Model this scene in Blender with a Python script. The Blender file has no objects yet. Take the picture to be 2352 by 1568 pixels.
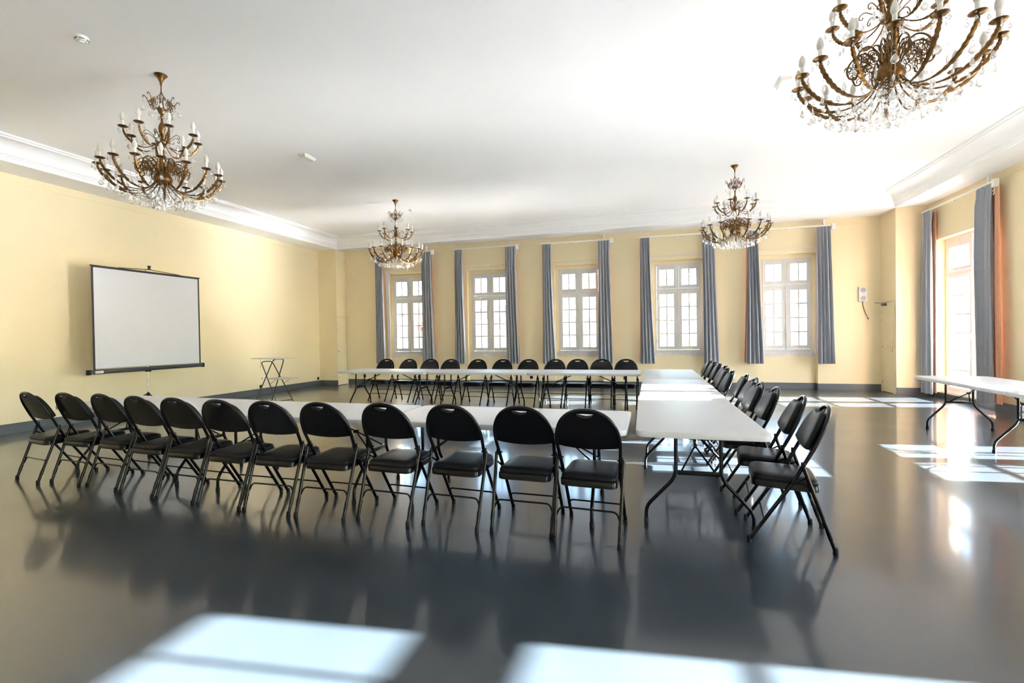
import bpy, bmesh, math, random
from mathutils import Vector, Matrix
random.seed(7)
C = bpy.context.scene.collection
PI = math.pi
R = math.radians

# ------------------------------------------------------------------ camera
cd = bpy.data.cameras.new('camera'); cam = bpy.data.objects.new('camera', cd); C.objects.link(cam)
cd.sensor_width = 36.0; cd.lens = 1094.72 / 2352 * 36.0; cd.clip_start = 0.05; cd.clip_end = 500
yaw, pit, rol = R(16.2085), R(-0.70878), R(-0.85539)
fw = Vector((-math.sin(yaw) * math.cos(pit), math.cos(yaw) * math.cos(pit), math.sin(pit)))
r0 = Vector((math.cos(yaw), math.sin(yaw), 0)); u0 = r0.cross(fw)
rt = r0 * math.cos(rol) + u0 * math.sin(rol); up = rt.cross(fw)
cam.matrix_world = Matrix(((rt.x, up.x, -fw.x, 0), (rt.y, up.y, -fw.y, 0), (rt.z, up.z, -fw.z, 1.42), (0, 0, 0, 1)))
bpy.context.scene.camera = cam

# ------------------------------------------------------------------ light
SUN_TO = Vector((-1, -0.12, -0.378)).normalized()
w = bpy.data.worlds.new('World'); bpy.context.scene.world = w; w.use_nodes = True
nt = w.node_tree; nt.nodes.clear()
sky = nt.nodes.new('ShaderNodeTexSky'); sky.sky_type = 'NISHITA'; sky.sun_disc = False
sky.sun_elevation = math.asin(-SUN_TO.z); sky.sun_rotation = math.atan2(-SUN_TO.x, -SUN_TO.y)
sky.altitude = 100; sky.air_density = 1.0; sky.dust_density = 0.1; sky.ozone_density = 1.0
bg = nt.nodes.new('ShaderNodeBackground'); bg.inputs['Strength'].default_value = 1.5
wo = nt.nodes.new('ShaderNodeOutputWorld')
nt.links.new(sky.outputs[0], bg.inputs[0]); nt.links.new(bg.outputs[0], wo.inputs[0])
sd = bpy.data.lights.new('sun', 'SUN'); sd.energy = 190.0; sd.angle = R(0.53); sd.color = (1.0, 0.99, 0.98)
so = bpy.data.objects.new('sun', sd); C.objects.link(so)
so.rotation_euler = SUN_TO.to_track_quat('-Z', 'Y').to_euler(); so.location = (20, 5, 12)
vs = bpy.context.scene.view_settings
vs.view_transform = 'Standard'; vs.look = 'None'; vs.gamma = 1.0; vs.use_curve_mapping = False
vs.exposure = 0.99
cy = bpy.context.scene.cycles
cy.max_bounces = 12; cy.diffuse_bounces = 8; cy.glossy_bounces = 6; cy.transmission_bounces = 6; cy.transparent_max_bounces = 24
cy.blur_glossy = 0.1; cy.sample_clamp_indirect = 60.0
cy.use_denoising = True


def portal(loc, rot, sx, sy):
    l = bpy.data.lights.new('window_portal', 'AREA'); l.shape = 'RECTANGLE'; l.size = sx; l.size_y = sy
    l.cycles.is_portal = True
    o = bpy.data.objects.new('window_portal', l); C.objects.link(o); o.location = loc; o.rotation_euler = rot


# ------------------------------------------------------------------ materials
def mat(name, col, rough=0.5, metal=0.0, spec=0.5, noise=None, bump=None, coat=0.0, sheen=0.0, trans=0.0):
    m = bpy.data.materials.new(name); m.use_nodes = True
    n = m.node_tree; p = n.nodes['Principled BSDF']
    p.inputs['Base Color'].default_value = (*col, 1); p.inputs['Roughness'].default_value = rough
    p.inputs['Metallic'].default_value = metal; p.inputs['Specular IOR Level'].default_value = spec
    p.inputs['Coat Weight'].default_value = coat; p.inputs['Coat Roughness'].default_value = 0.1
    p.inputs['Sheen Weight'].default_value = sheen
    tc = n.nodes.new('ShaderNodeTexCoord')
    if noise:
        sc, amt = noise
        t = n.nodes.new('ShaderNodeTexNoise'); t.inputs['Scale'].default_value = sc; t.inputs['Detail'].default_value = 4
        n.links.new(tc.outputs['Object'], t.inputs['Vector'])
        mr = n.nodes.new('ShaderNodeMapRange'); mr.inputs[1].default_value = 0.3; mr.inputs[2].default_value = 0.7
        mr.inputs[3].default_value = 1 - amt; mr.inputs[4].default_value = 1 + amt
        n.links.new(t.outputs['Fac'], mr.inputs[0])
        mx = n.nodes.new('ShaderNodeVectorMath'); mx.operation = 'SCALE'; mx.inputs[0].default_value = col
        n.links.new(mr.outputs[0], mx.inputs['Scale']); n.links.new(mx.outputs[0], p.inputs['Base Color'])
    if bump:
        sc, st = bump
        t = n.nodes.new('ShaderNodeTexNoise'); t.inputs['Scale'].default_value = sc; t.inputs['Detail'].default_value = 3
        n.links.new(tc.outputs['Object'], t.inputs['Vector'])
        b = n.nodes.new('ShaderNodeBump'); b.inputs['Strength'].default_value = st; b.inputs['Distance'].default_value = 0.002
        n.links.new(t.outputs['Fac'], b.inputs['Height']); n.links.new(b.outputs[0], p.inputs['Normal'])
    return m


M = {}
M['wall'] = mat('wall_yellow_paint', (0.81, 0.70, 0.47), 0.6, noise=(1.2, 0.02), bump=(60, 0.08), spec=0.3)
M['white'] = mat('white_paint', (0.90, 0.90, 0.91), 0.7, noise=(0.8, 0.012), spec=0.3)
M['door'] = mat('door_cream_paint', (0.76, 0.68, 0.47), 0.45, noise=(3, 0.015))
M['winpaint'] = mat('window_grey_paint', (0.63, 0.62, 0.61), 0.5, noise=(8, 0.03))
M['doorpaint'] = mat('french_door_paint', (0.74, 0.68, 0.66), 0.5, noise=(8, 0.02))
M['plaster'] = mat('bare_plaster', (0.66, 0.63, 0.62), 0.8, noise=(10, 0.06))
M['base'] = mat('baseboard_grey_paint', (0.085, 0.098, 0.11), 0.35, noise=(3, 0.05))
M['curtain'] = mat('curtain_grey_cloth', (0.37, 0.385, 0.425), 0.85, noise=(30, 0.06), bump=(300, 0.1), sheen=0.1)
M['lining'] = mat('curtain_orange_lining', (0.74, 0.40, 0.25), 0.85, noise=(20, 0.04))
M['sheer'] = mat('sheer_white_cloth', (0.80, 0.76, 0.76), 0.8, noise=(20, 0.03))
M['plastic'] = mat('white_plastic', (0.80, 0.80, 0.78), 0.35)
M['tabletop'] = mat('table_white_plastic', (0.61, 0.61, 0.62), 0.5, noise=(5, 0.012), bump=(180, 0.15))
M['metal'] = mat('black_enamel_tube', (0.006, 0.006, 0.007), 0.16, spec=0.28, noise=(20, 0.1))
M['shell'] = mat('black_painted_steel', (0.004, 0.004, 0.005), 0.20, spec=0.3, noise=(15, 0.1))
M['vinyl'] = mat('black_vinyl', (0.007, 0.007, 0.009), 0.40, spec=0.18, noise=(25, 0.15), bump=(140, 0.25))
M['rubber'] = mat('black_rubber', (0.008, 0.008, 0.008), 0.6, spec=0.2)
M['brass'] = mat('aged_brass', (0.20, 0.105, 0.036), 0.36, metal=1.0, noise=(30, 0.35), bump=(90, 0.3))
M['steel'] = mat('chrome_tube', (0.62, 0.63, 0.65), 0.2, metal=1.0)
M['greymetal'] = mat('grey_metal_tube', (0.075, 0.08, 0.09), 0.3, metal=0.3)
M['shelf'] = mat('pale_grey_laminate', (0.62, 0.62, 0.60), 0.4, noise=(6, 0.02))
M['screen'] = mat('screen_matte_white', (0.64, 0.66, 0.71), 0.75, noise=(2.0, 0.012))
M['blackcloth'] = mat('screen_black_border', (0.02, 0.02, 0.024), 0.6)
M['casepaint'] = mat('screen_case_black', (0.022, 0.026, 0.034), 0.4)
M['candle'] = mat('candle_sleeve_white', (0.78, 0.77, 0.73), 0.5)
M['bulb'] = mat('frosted_bulb', (0.70, 0.67, 0.61), 0.25)
M['socket'] = mat('black_socket', (0.02, 0.02, 0.022), 0.35)
M['darkslot'] = mat('dark_slot', (0.05, 0.05, 0.05), 0.7)
M['siren'] = mat('siren_white', (0.72, 0.72, 0.74), 0.4)
M['grille'] = mat('siren_grille', (0.50, 0.52, 0.54), 0.6)
M['ink'] = mat('label_blue_ink', (0.06, 0.10, 0.28), 0.6)
M['facade'] = mat('facade_stucco', (0.62, 0.55, 0.47), 0.8, noise=(0.4, 0.05))
M['facade2'] = mat('facade_pale', (0.70, 0.68, 0.66), 0.8, noise=(0.4, 0.05))
M['tile'] = mat('roof_tile', (0.42, 0.20, 0.14), 0.8, noise=(1.5, 0.2))
M['winfar'] = mat('far_window_glass', (0.10, 0.12, 0.15), 0.15)
M['ground'] = mat('ground_paving', (0.17, 0.165, 0.16), 0.8, noise=(0.3, 0.06))


def floor_mat():
    m = bpy.data.materials.new('floor_dark_linoleum'); m.use_nodes = True
    n = m.node_tree; p = n.nodes['Principled BSDF']; L = n.links.new
    tc = n.nodes.new('ShaderNodeTexCoord')
    t1 = n.nodes.new('ShaderNodeTexNoise'); t1.inputs['Scale'].default_value = 0.7; t1.inputs['Detail'].default_value = 6
    L(tc.outputs['Object'], t1.inputs['Vector'])
    cr = n.nodes.new('ShaderNodeValToRGB'); cr.color_ramp.elements[0].position = 0.3; cr.color_ramp.elements[1].position = 0.7
    cr.color_ramp.elements[0].color = (0.020, 0.027, 0.034, 1); cr.color_ramp.elements[1].color = (0.026, 0.035, 0.043, 1)
    L(t1.outputs['Fac'], cr.inputs[0])
    # fine scratches
    mp = n.nodes.new('ShaderNodeMapping'); mp.inputs['Rotation'].default_value = (0, 0, 0.6); mp.inputs['Scale'].default_value = (1.2, 26, 1)
    L(tc.outputs['Object'], mp.inputs['Vector'])
    v = n.nodes.new('ShaderNodeTexNoise'); v.inputs['Scale'].default_value = 2.2; v.inputs['Detail'].default_value = 5
    L(mp.outputs[0], v.inputs['Vector'])
    sr = n.nodes.new('ShaderNodeValToRGB'); sr.color_ramp.elements[0].position = 0.74; sr.color_ramp.elements[1].position = 0.80
    sr.color_ramp.elements[0].color = (0, 0, 0, 1); sr.color_ramp.elements[1].color = (0.12, 0.12, 0.12, 1)
    L(v.outputs['Fac'], sr.inputs[0])
    mx = n.nodes.new('ShaderNodeMixRGB'); mx.blend_type = 'MIX'; mx.inputs[2].default_value = (0.25, 0.26, 0.27, 1)
    L(sr.outputs[0], mx.inputs[0]); L(cr.outputs[0], mx.inputs[1]); L(mx.outputs[0], p.inputs['Base Color'])
    t2 = n.nodes.new('ShaderNodeTexNoise'); t2.inputs['Scale'].default_value = 1.6; t2.inputs['Detail'].default_value = 5
    L(tc.outputs['Object'], t2.inputs['Vector'])
    mr = n.nodes.new('ShaderNodeMapRange'); mr.inputs[1].default_value = 0.3; mr.inputs[2].default_value = 0.7
    mr.inputs[3].default_value = 0.278; mr.inputs[4].default_value = 0.31
    L(t2.outputs['Fac'], mr.inputs[0]); L(mr.outputs[0], p.inputs['Roughness'])
    p.inputs['Specular IOR Level'].default_value = 0.5
    p.inputs['Coat Weight'].default_value = 0.7; p.inputs['Coat Roughness'].default_value = 0.09; p.inputs['Coat IOR'].default_value = 1.5
    return m


M['floor'] = floor_mat()


def glass_pane_mat():
    m = bpy.data.materials.new('window_glass'); m.use_nodes = True
    n = m.node_tree; n.nodes.clear(); L = n.links.new
    o = n.nodes.new('ShaderNodeOutputMaterial'); tr = n.nodes.new('ShaderNodeBsdfTransparent'); gl = n.nodes.new('ShaderNodeBsdfGlossy')
    tr.inputs[0].default_value = (0.97, 0.98, 0.98, 1); gl.inputs['Roughness'].default_value = 0.02
    ge = n.nodes.new('ShaderNodeNewGeometry'); dt = n.nodes.new('ShaderNodeVectorMath'); dt.operation = 'DOT_PRODUCT'
    L(ge.outputs['Normal'], dt.inputs[0]); L(ge.outputs['Incoming'], dt.inputs[1])

    def mth(op, a_, b_):
        q = n.nodes.new('ShaderNodeMath'); q.operation = op
        for i_, v_ in enumerate((a_, b_)):
            if v_ is None: continue
            if isinstance(v_, (int, float)): q.inputs[i_].default_value = v_
            else: L(v_, q.inputs[i_])
        return q.outputs[0]
    f_ = mth('ADD', mth('MULTIPLY', mth('POWER', mth('SUBTRACT', 1.0, mth('ABSOLUTE', dt.outputs['Value'], None)), 5.0), 0.9), 0.04)
    mx = n.nodes.new('ShaderNodeMixShader'); L(f_, mx.inputs[0]); L(tr.outputs[0], mx.inputs[1]); L(gl.outputs[0], mx.inputs[2])
    L(mx.outputs[0], o.inputs[0]); return m


def crystal_mat():
    m = bpy.data.materials.new('cut_crystal'); m.use_nodes = True
    n = m.node_tree; n.nodes.clear(); L = n.links.new
    o = n.nodes.new('ShaderNodeOutputMaterial')
    g = n.nodes.new('ShaderNodeBsdfGlass'); g.inputs['IOR'].default_value = 1.5; g.inputs['Roughness'].default_value = 0.02
    tr = n.nodes.new('ShaderNodeBsdfTransparent'); tr.inputs[0].default_value = (0.95, 0.95, 0.95, 1)
    d = n.nodes.new('ShaderNodeBsdfGlossy'); d.inputs[0].default_value = (1, 1, 1, 1); d.inputs['Roughness'].default_value = 0.12
    a = n.nodes.new('ShaderNodeMixShader'); a.inputs[0].default_value = 0.5
    b = n.nodes.new('ShaderNodeMixShader'); b.inputs[0].default_value = 0.22
    L(g.outputs[0], a.inputs[1]); L(tr.outputs[0], a.inputs[2]); L(a.outputs[0], b.inputs[1]); L(d.outputs[0], b.inputs[2])
    L(b.outputs[0], o.inputs[0]); return m


M['glass'] = glass_pane_mat(); M['crystal'] = crystal_mat()


# ------------------------------------------------------------------ mesh helpers
def BM():
    return bmesh.new()


def mesh(name, bm, m, smooth=True, angle=40):
    me = bpy.data.meshes.new(name)
    bmesh.ops.recalc_face_normals(bm, faces=bm.faces[:])
    for e in bm.edges:
        if len(e.link_faces) == 2:
            e.smooth = e.calc_face_angle(0) < R(angle)
    for f in bm.faces:
        f.smooth = smooth
    bm.to_mesh(me); bm.free()
    me.materials.append(M[m] if isinstance(m, str) else m)
    return me


def box(bm, x0, x1, y0, y1, z0, z1, mtx=None, bev=0.0):
    x0, x1 = sorted((x0, x1)); y0, y1 = sorted((y0, y1)); z0, z1 = sorted((z0, z1))
    vs_ = [bm.verts.new(Vector(p)) for p in ((x0, y0, z0), (x1, y0, z0), (x1, y1, z0), (x0, y1, z0), (x0, y0, z1), (x1, y0, z1), (x1, y1, z1), (x0, y1, z1))]
    fs = [bm.faces.new([vs_[i] for i in f]) for f in ((0, 3, 2, 1), (4, 5, 6, 7), (0, 1, 5, 4), (1, 2, 6, 5), (2, 3, 7, 6), (3, 0, 4, 7))]
    if bev:
        es = list({e for f in fs for e in f.edges})
        r = bmesh.ops.bevel(bm, geom=es, offset=bev, segments=2, affect='EDGES', profile=0.5)
        vs_ = list({v for f in r['faces'] for v in f.verts} | {v for v in vs_ if v.is_valid})
    if mtx is not None:
        for v in vs_:
            if v.is_valid: v.co = mtx @ v.co
    return bm


def catmull(pts, n=6):
    P = [Vector(p) for p in pts]; out = []
    for i in range(len(P) - 1):
        a = P[i - 1] if i else P[0] * 2 - P[1]; b = P[i]; c = P[i + 1]; d = P[i + 2] if i + 2 < len(P) else c * 2 - b
        for k in range(n):
            t = k / n
            out.append(0.5 * ((2 * b) + (c - a) * t + (2 * a - 5 * b + 4 * c - d) * t * t + (3 * b - a - 3 * c + d) * t ** 3))
    out.append(P[-1]); return out


def tube(bm, pts, r, seg=8, cap=True, rad=None):
    P = [Vector(p) for p in pts]; n = len(P)
    T = []
    for i in range(n):
        a = P[max(0, i - 1)]; b = P[min(n - 1, i + 1)]; T.append((b - a).normalized())
    nn = T[0].orthogonal().normalized()
    rings = []
    for i in range(n):
        nn = (nn - T[i] * nn.dot(T[i]))
        nn = nn.normalized() if nn.length > 1e-6 else T[i].orthogonal().normalized()
        bb = T[i].cross(nn); rr = rad(i / (n - 1)) if rad else r
        if i and i < n - 1:
            c = max(0.6, math.cos(T[i].angle((P[i] - P[i - 1]).normalized()))) if (P[i] - P[i - 1]).length > 1e-9 else 1
            rr = rr / c
        rings.append([bm.verts.new(P[i] + (nn * math.cos(2 * PI * k / seg) + bb * math.sin(2 * PI * k / seg)) * rr) for k in range(seg)])
    for i in range(n - 1):
        for k in range(seg):
            bm.faces.new((rings[i][k], rings[i][(k + 1) % seg], rings[i + 1][(k + 1) % seg], rings[i + 1][k]))
    if cap:
        bm.faces.new(rings[0][::-1]); bm.faces.new(rings[-1])
    return bm


def lathe(bm, prof, seg=16, c=(0, 0, 0), flat=1.0):
    rings = []
    for (r_, z) in prof:
        if r_ < 1e-5:
            rings.append([bm.verts.new((c[0], c[1], c[2] + z))])
        else:
            rings.append([bm.verts.new((c[0] + r_ * math.cos(2 * PI * k / seg), c[1] + flat * r_ * math.sin(2 * PI * k / seg), c[2] + z)) for k in range(seg)])
    for a, b in zip(rings[:-1], rings[1:]):
        for k in range(seg):
            k2 = (k + 1) % seg
            if len(a) == 1 and len(b) == 1: continue
            if len(a) == 1: bm.faces.new((a[0], b[k2], b[k]))
            elif len(b) == 1: bm.faces.new((a[k], a[k2], b[0]))
            else: bm.faces.new((a[k], a[k2], b[k2], b[k]))
    if len(rings[0]) > 1: bm.faces.new(rings[0][::-1])
    if len(rings[-1]) > 1: bm.faces.new(rings[-1])
    return bm


def fillet(pts, r, n=4):
    P = [Vector(p) for p in pts]; out = [P[0]]
    for i in range(1, len(P) - 1):
        a = (P[i - 1] - P[i]); b = (P[i + 1] - P[i]); d = min(r, a.length * 0.49, b.length * 0.49)
        p0 = P[i] + a.normalized() * d; p1 = P[i] + b.normalized() * d
        for k in range(n + 1):
            t = k / n
            out.append(p0 * (1 - t) ** 2 + P[i] * 2 * t * (1 - t) + p1 * t * t)
    out.append(P[-1]); return out


# ------------------------------------------------------------------ object helpers
def tag(o, label=None, cat=None, group=None, kind=None):
    if label: o['label'] = label
    if cat: o['category'] = cat
    if group: o['group'] = group
    if kind: o['kind'] = kind
    return o


def ob(name, me, parent=None, mtx=None, label=None, kind=None):
    o = bpy.data.objects.new(name, me); C.objects.link(o)
    if parent: o.parent = parent
    if mtx is not None: o.matrix_basis = mtx
    if label: o['label'] = label
    if kind: o['kind'] = kind
    return o


def empty(name, mtx, label=None, cat=None, group=None, kind=None):
    o = bpy.data.objects.new(name, None); C.objects.link(o); o.empty_display_size = 0.05
    o.matrix_basis = mtx
    return tag(o, label, cat, group, kind)


def T(x, y, z=0): return Matrix.Translation((x, y, z))
def RZ(a): return Matrix.Rotation(a, 4, 'Z')


def build(parent, spec):
    """spec: list of (name, mesh, matrix, children, extra)"""
    for s in spec:
        o = ob(s[0], s[1], parent, s[2] if len(s) > 2 else None)
        if len(s) > 4 and s[4]:
            for k, v in s[4].items(): o[k] = v
        if len(s) > 3 and s[3]: build(o, s[3])


def struct(name, bm_or_mesh, m=None, mtx=None, parent=None, smooth=False):
    me = mesh(name, bm_or_mesh, m, smooth) if m else bm_or_mesh
    o = ob(name, me, parent, mtx)
    if parent is None: o['kind'] = 'structure'
    return o


# ------------------------------------------------------------------ room shell
XL, XR = -9.66, 5.745
YS = -4.6
CZ, SZ = 4.40, 4.085
BW = T(0, 12.98) @ RZ(0.025)          # back wall: local x along the wall, y outwards
RW = T(XR, 0) @ RZ(-PI / 2)           # right wall: local x = -Y, y = +X
WL = [-7.50, -4.98, -2.436, 0.128, 2.655]   # left edges of the five windows
WW = 1.14; WZ0, WZ1 = 0.935, 3.225
DC = [11.165, 6.575, 2.12, -2.35]     # french door centres (Y)
DW = 1.83; DZ0, DZ1 = 0.12, 3.28

bm = BM(); box(bm, XL - .3, XR + .35, YS - .3, 13.6, -0.2, 0); struct('floor', bm, 'floor')

# ceiling with tray, soffit ring and outer slab
bm = BM()
lo = (-9.04, 5.14, YS + .6, 12.33)    # cornice lower rectangle
d = 0.31
box(bm, lo[0] + d - .02, lo[1] - d + .02, lo[2] + d - .02, lo[3] - d + .02, CZ, CZ + .15)
box(bm, XL - .3, lo[0], YS - .3, 13.6, SZ, CZ + .15)
box(bm, lo[1], XR + .4, YS - .3, 13.6, SZ, CZ + .15)
box(bm, lo[0], lo[1], lo[3], 13.6, SZ, CZ + .15)
box(bm, lo[0], lo[1], YS - .3, lo[2], SZ, CZ + .15)
struct('ceiling', bm, 'white')
prof = [(.003, SZ - .001), (.003, SZ + .028), (.014, SZ + .034), (.014, SZ + .055), (.030, SZ + .060), (.030, SZ + .082), (.05, SZ + .088), (.05, SZ + .098)]
for k in range(0, 9):
    a = k / 8 * PI / 2
    prof.append((.05 + .205 * (1 - math.cos(a)), SZ + .098 + .165 * math.sin(a)))
prof += [(.262, SZ + .266), (.262, SZ + .285), (.296, SZ + .288), (.296, CZ - .012), (.304, CZ - .010), (.304, CZ + .01)]
for nm, ends in (('trim_1', 'L'), ('trim_2', 'B'), ('trim_3', 'R'), ('trim_4', 'S')):
    bm = BM(); rows = []
    for (q, z) in prof:
        x0, x1, y0, y1 = lo[0] + q, lo[1] - q, lo[2] + q, lo[3] - q
        p = {'L': ((x0, y0), (x0, y1)), 'B': ((x0, y1), (x1, y1)), 'R': ((x1, y1), (x1, y0)), 'S': ((x1, y0), (x0, y0))}[ends]
        rows.append([bm.verts.new((*p[0], z)), bm.verts.new((*p[1], z))])
    for a, b in zip(rows[:-1], rows[1:]):
        bm.faces.new((a[0], a[1], b[1], b[0]))
    me = bpy.data.meshes.new('cornice')
    bmesh.ops.recalc_face_normals(bm, faces=bm.faces[:]); bm.to_mesh(me); bm.free(); me.materials.append(M['white'])
    for pl in me.polygons: pl.use_smooth = 7 <= pl.index <= 14
    struct(nm, me)

bm = BM(); box(bm, XL - .3, XL, YS - .3, 13.6, -.1, SZ)
box(bm, XL, -9.03, 12.27, 13.4, -.1, SZ)
struct('wall_left', bm, 'wall')
bm = BM(); box(bm, XL - .3, XR + .35, YS - .3, YS, -.1, SZ); struct('wall_front', bm, 'wall')

# back wall: pier layer with niches, outer layer with window openings
bm = BM()
nl = [(u - .075, u + WW + .075) for u in WL]
us = [-9.3] + [v for p in nl for v in p] + [5.6]
for i in range(0, len(us), 2):
    box(bm, us[i], us[i + 1], 0, .14, -.1, SZ)
for a, b in nl:
    box(bm, a, b, 0, .14, 3.32, SZ)
ow = [-9.3] + [v for u in WL for v in (u, u + WW)] + [5.6]
for i in range(0, len(ow), 2):
    box(bm, ow[i], ow[i + 1], .14, .5, -.1, SZ)
for u in WL:
    box(bm, u, u + WW, .14, .5, -.1, WZ0); box(bm, u, u + WW, .14, .5, WZ1, SZ)
wb = struct('wall_back', bm, 'wall', BW)
# ragged strips of bare plaster under each window and up the jambs
for i, u in enumerate(WL):
    bm = BM(); n = 36; r_ = random.Random(i + 3); top = []; bot = []
    off = 0
    for k in range(n + 1):
        x = u - .05 + (WW + .10) * k / n
        off = off * .7 + r_.uniform(-.018, .018)
        top.append((x, WZ0 + .01)); bot.append((x, WZ0 - .10 + off - (.02 if abs(k - n / 2) > n * .3 else 0)))
    vt = [bm.verts.new((x, .1385, z)) for x, z in top]; vb = [bm.verts.new((x, .1385, z)) for x, z in bot]
    for k in range(n): bm.faces.new((vb[k], vb[k + 1], vt[k + 1], vt[k]))
    g = bmesh.ops.extrude_face_region(bm, geom=bm.faces[:])
    for v in [e for e in g['geom'] if isinstance(e, bmesh.types.BMVert)]: v.co.y -= .0015
    ob('bare_plaster_patch', mesh('bare_plaster_patch', bm, 'plaster', False), wb)

# right wall with four french door openings
bm = BM()
edges = [YS - .3] + [v for c in reversed(DC) for v in (c - DW / 2, c + DW / 2)] + [13.6]
for i in range(0, len(edges), 2):
    box(bm, XR, XR + .36, edges[i], edges[i + 1], -.1, SZ)
for c in DC:
    box(bm, XR, XR + .36, c - DW / 2, c + DW / 2, DZ1, SZ)
    box(bm, XR + .10, XR + .36, c - DW / 2, c + DW / 2, -.1, DZ0)
box(bm, 5.17, XR, 12.38, 13.6, -.1, SZ)          # corner pier
struct('wall_right', bm, 'wall')

# baseboards
BH = .155; BT = .016
bm = BM(); box(bm, XL, XL + BT, YS, 12.27, 0, BH, bev=.003)
box(bm, XL, -9.03 + BT, 12.27 - BT, 12.27, 0, BH, bev=.003)
struct('baseboard_left', bm, 'base')
bm = BM()
prev = -8.99
for a, b in nl:
    box(bm, prev, a + BT, -BT, 0, 0, BH, bev=.003); box(bm, a, a + BT, -BT, .14, 0, BH)
    box(bm, a, b, .14 - BT, .14, 0, BH, bev=.003); box(bm, b - BT, b, -BT, .14, 0, BH)
    prev = b - BT
box(bm, prev, 5.17, -BT, 0, 0, BH, bev=.003)
struct('baseboard_back', bm, 'base', BW)
bm = BM(); box(bm, 5.17 - .0, XR, 12.38 - BT, 12.38, 0, BH, bev=.003)
ed = [12.38] + [v for c in DC for v in (c + DW / 2, c - DW / 2)] + [YS]
for i in range(0, len(ed), 2): box(bm, XR - BT, XR, ed[i + 1], ed[i], 0, BH, bev=.003)
for c in DC: box(bm, XR - .002, XR + .10, c - DW / 2 - .0, c + DW / 2, 0, .11)
struct('baseboard_right', bm, 'base')
# thin picture mouldings
bm = BM(); box(bm, XL, XL + .008, YS, 12.27, 3.955, 3.975); struct('trim_5', bm, 'wall')
bm = BM(); box(bm, -8.99, 5.1, -.008, 0, 3.92, 3.94); struct('trim_6', bm, 'wall', BW)
bm = BM(); box(bm, XR - .008, XR, YS, 12.36, 3.955, 3.975); struct('trim_7', bm, 'wall')


# ------------------------------------------------------------------ windows
def bars(bm, x0, x1, z0, z1, cols, rows, y0, y1, bev=.004):
    xs = [x0] + [v for c in cols for v in c] + [x1]
    for i in range(0, len(xs), 2): box(bm, xs[i], xs[i + 1], y0, y1, z0, z1, bev=bev)
    zs = [z0] + [v for c in rows for v in c] + [z1]
    for c in cols:
        for i in range(0, len(zs), 2): box(bm, c[0] - .001, c[1] + .001, y0 + .004, y1 - .004, zs[i], zs[i + 1])


def sash_spec(name, x0, x1, z0, z1, cols, rows, m, y0=-.012, y1=.03):
    bm = BM(); bars(bm, x0, x1, z0, z1, cols, rows, y0, y1)
    kids = []
    for c in cols:
        for r_ in rows:
            b = BM(); box(b, c[0] - .004, c[1] + .004, .010, .014, r_[0] - .004, r_[1] + .004)
            kids.append(('pane', mesh('pane', b, 'glass', False), None))
    return (name, mesh(name, bm, m, False), None, kids)


def espagnolette(x, z0, z1, zh, m):
    bm = BM(); tube(bm, [(x, -.028, z0), (x, -.028, z1)], .007, 6)
    for z in (z0 + .05, z1 - .08, (z0 + z1) / 2): box(bm, x - .014, x + .014, -.034, -.012, z - .02, z + .02, bev=.003)
    h = BM(); lathe(h, [(.004, -.06), (.017, -.045), (.02, 0), (.017, .045), (.004, .06)], 10, (x, -.04, zh))
    tube(h, fillet([(x, -.04, zh), (x, -.075, zh), (x + .012, -.085, zh - .10)], .02), .006, 6)
    return [('bolt_rod', mesh('bolt_rod', bm, m, True), None), ('handle', mesh('handle', h, m, True), None)]


cols = [(.119, .279), (.312, .469), (.669, .829), (.862, 1.021)]
trow = [(2.673, 3.083)]
mrow = [(1.080, 1.395), (1.427, 1.744), (1.776, 2.091), (2.125, 2.439)]
b = BM()
box(b, 0, .042, 0, .06, WZ0, WZ1); box(b, WW - .042, WW, 0, .06, WZ0, WZ1)
box(b, .042, WW - .042, 0, .06, WZ1 - .042, WZ1); box(b, .042, WW - .042, -.01, .06, WZ0, WZ0 + .055, bev=.004)
box(b, .042, WW - .042, -.008, .06, 2.53, 2.583, bev=.004); box(b, .545, .595, -.004, .06, 2.583, WZ1 - .042)
wframe = mesh('frame', b, 'winpaint', False)
wspec = [('frame', wframe, None),
         sash_spec('transom_sash', .045, .542, 2.586, WZ1 - .045, cols[:2], trow, 'winpaint'),
         sash_spec('transom_sash', .598, WW - .045, 2.586, WZ1 - .045, cols[2:], trow, 'winpaint'),
         sash_spec('casement', .045, .566, WZ0 + .058, 2.527, cols[:2], mrow, 'winpaint'),
         sash_spec('casement', .570, WW - .045, WZ0 + .058, 2.527, cols[2:], mrow, 'winpaint')] \
    + espagnolette(.568, WZ0 + .02, 2.56, 1.42, 'winpaint')
hb = BM()
for z in (1.2, 1.75, 2.3):
    tube(hb, [(.046, -.014, z), (.046, -.014, z + .07)], .007, 6); tube(hb, [(WW - .046, -.014, z), (WW - .046, -.014, z + .07)], .007, 6)
wspec.append(('hinge', mesh('hinge', hb, 'winpaint'), None))
for i, u in enumerate(WL):
    e = empty('window_%d' % (i + 1), BW @ T(u, .14), kind='structure')
    build(e, wspec)
    c_ = BW @ Vector((u + WW / 2, .53, (WZ0 + WZ1) / 2))
    portal(c_, (R(90), 0, .025 + PI), WW, WZ1 - WZ0)

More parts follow.
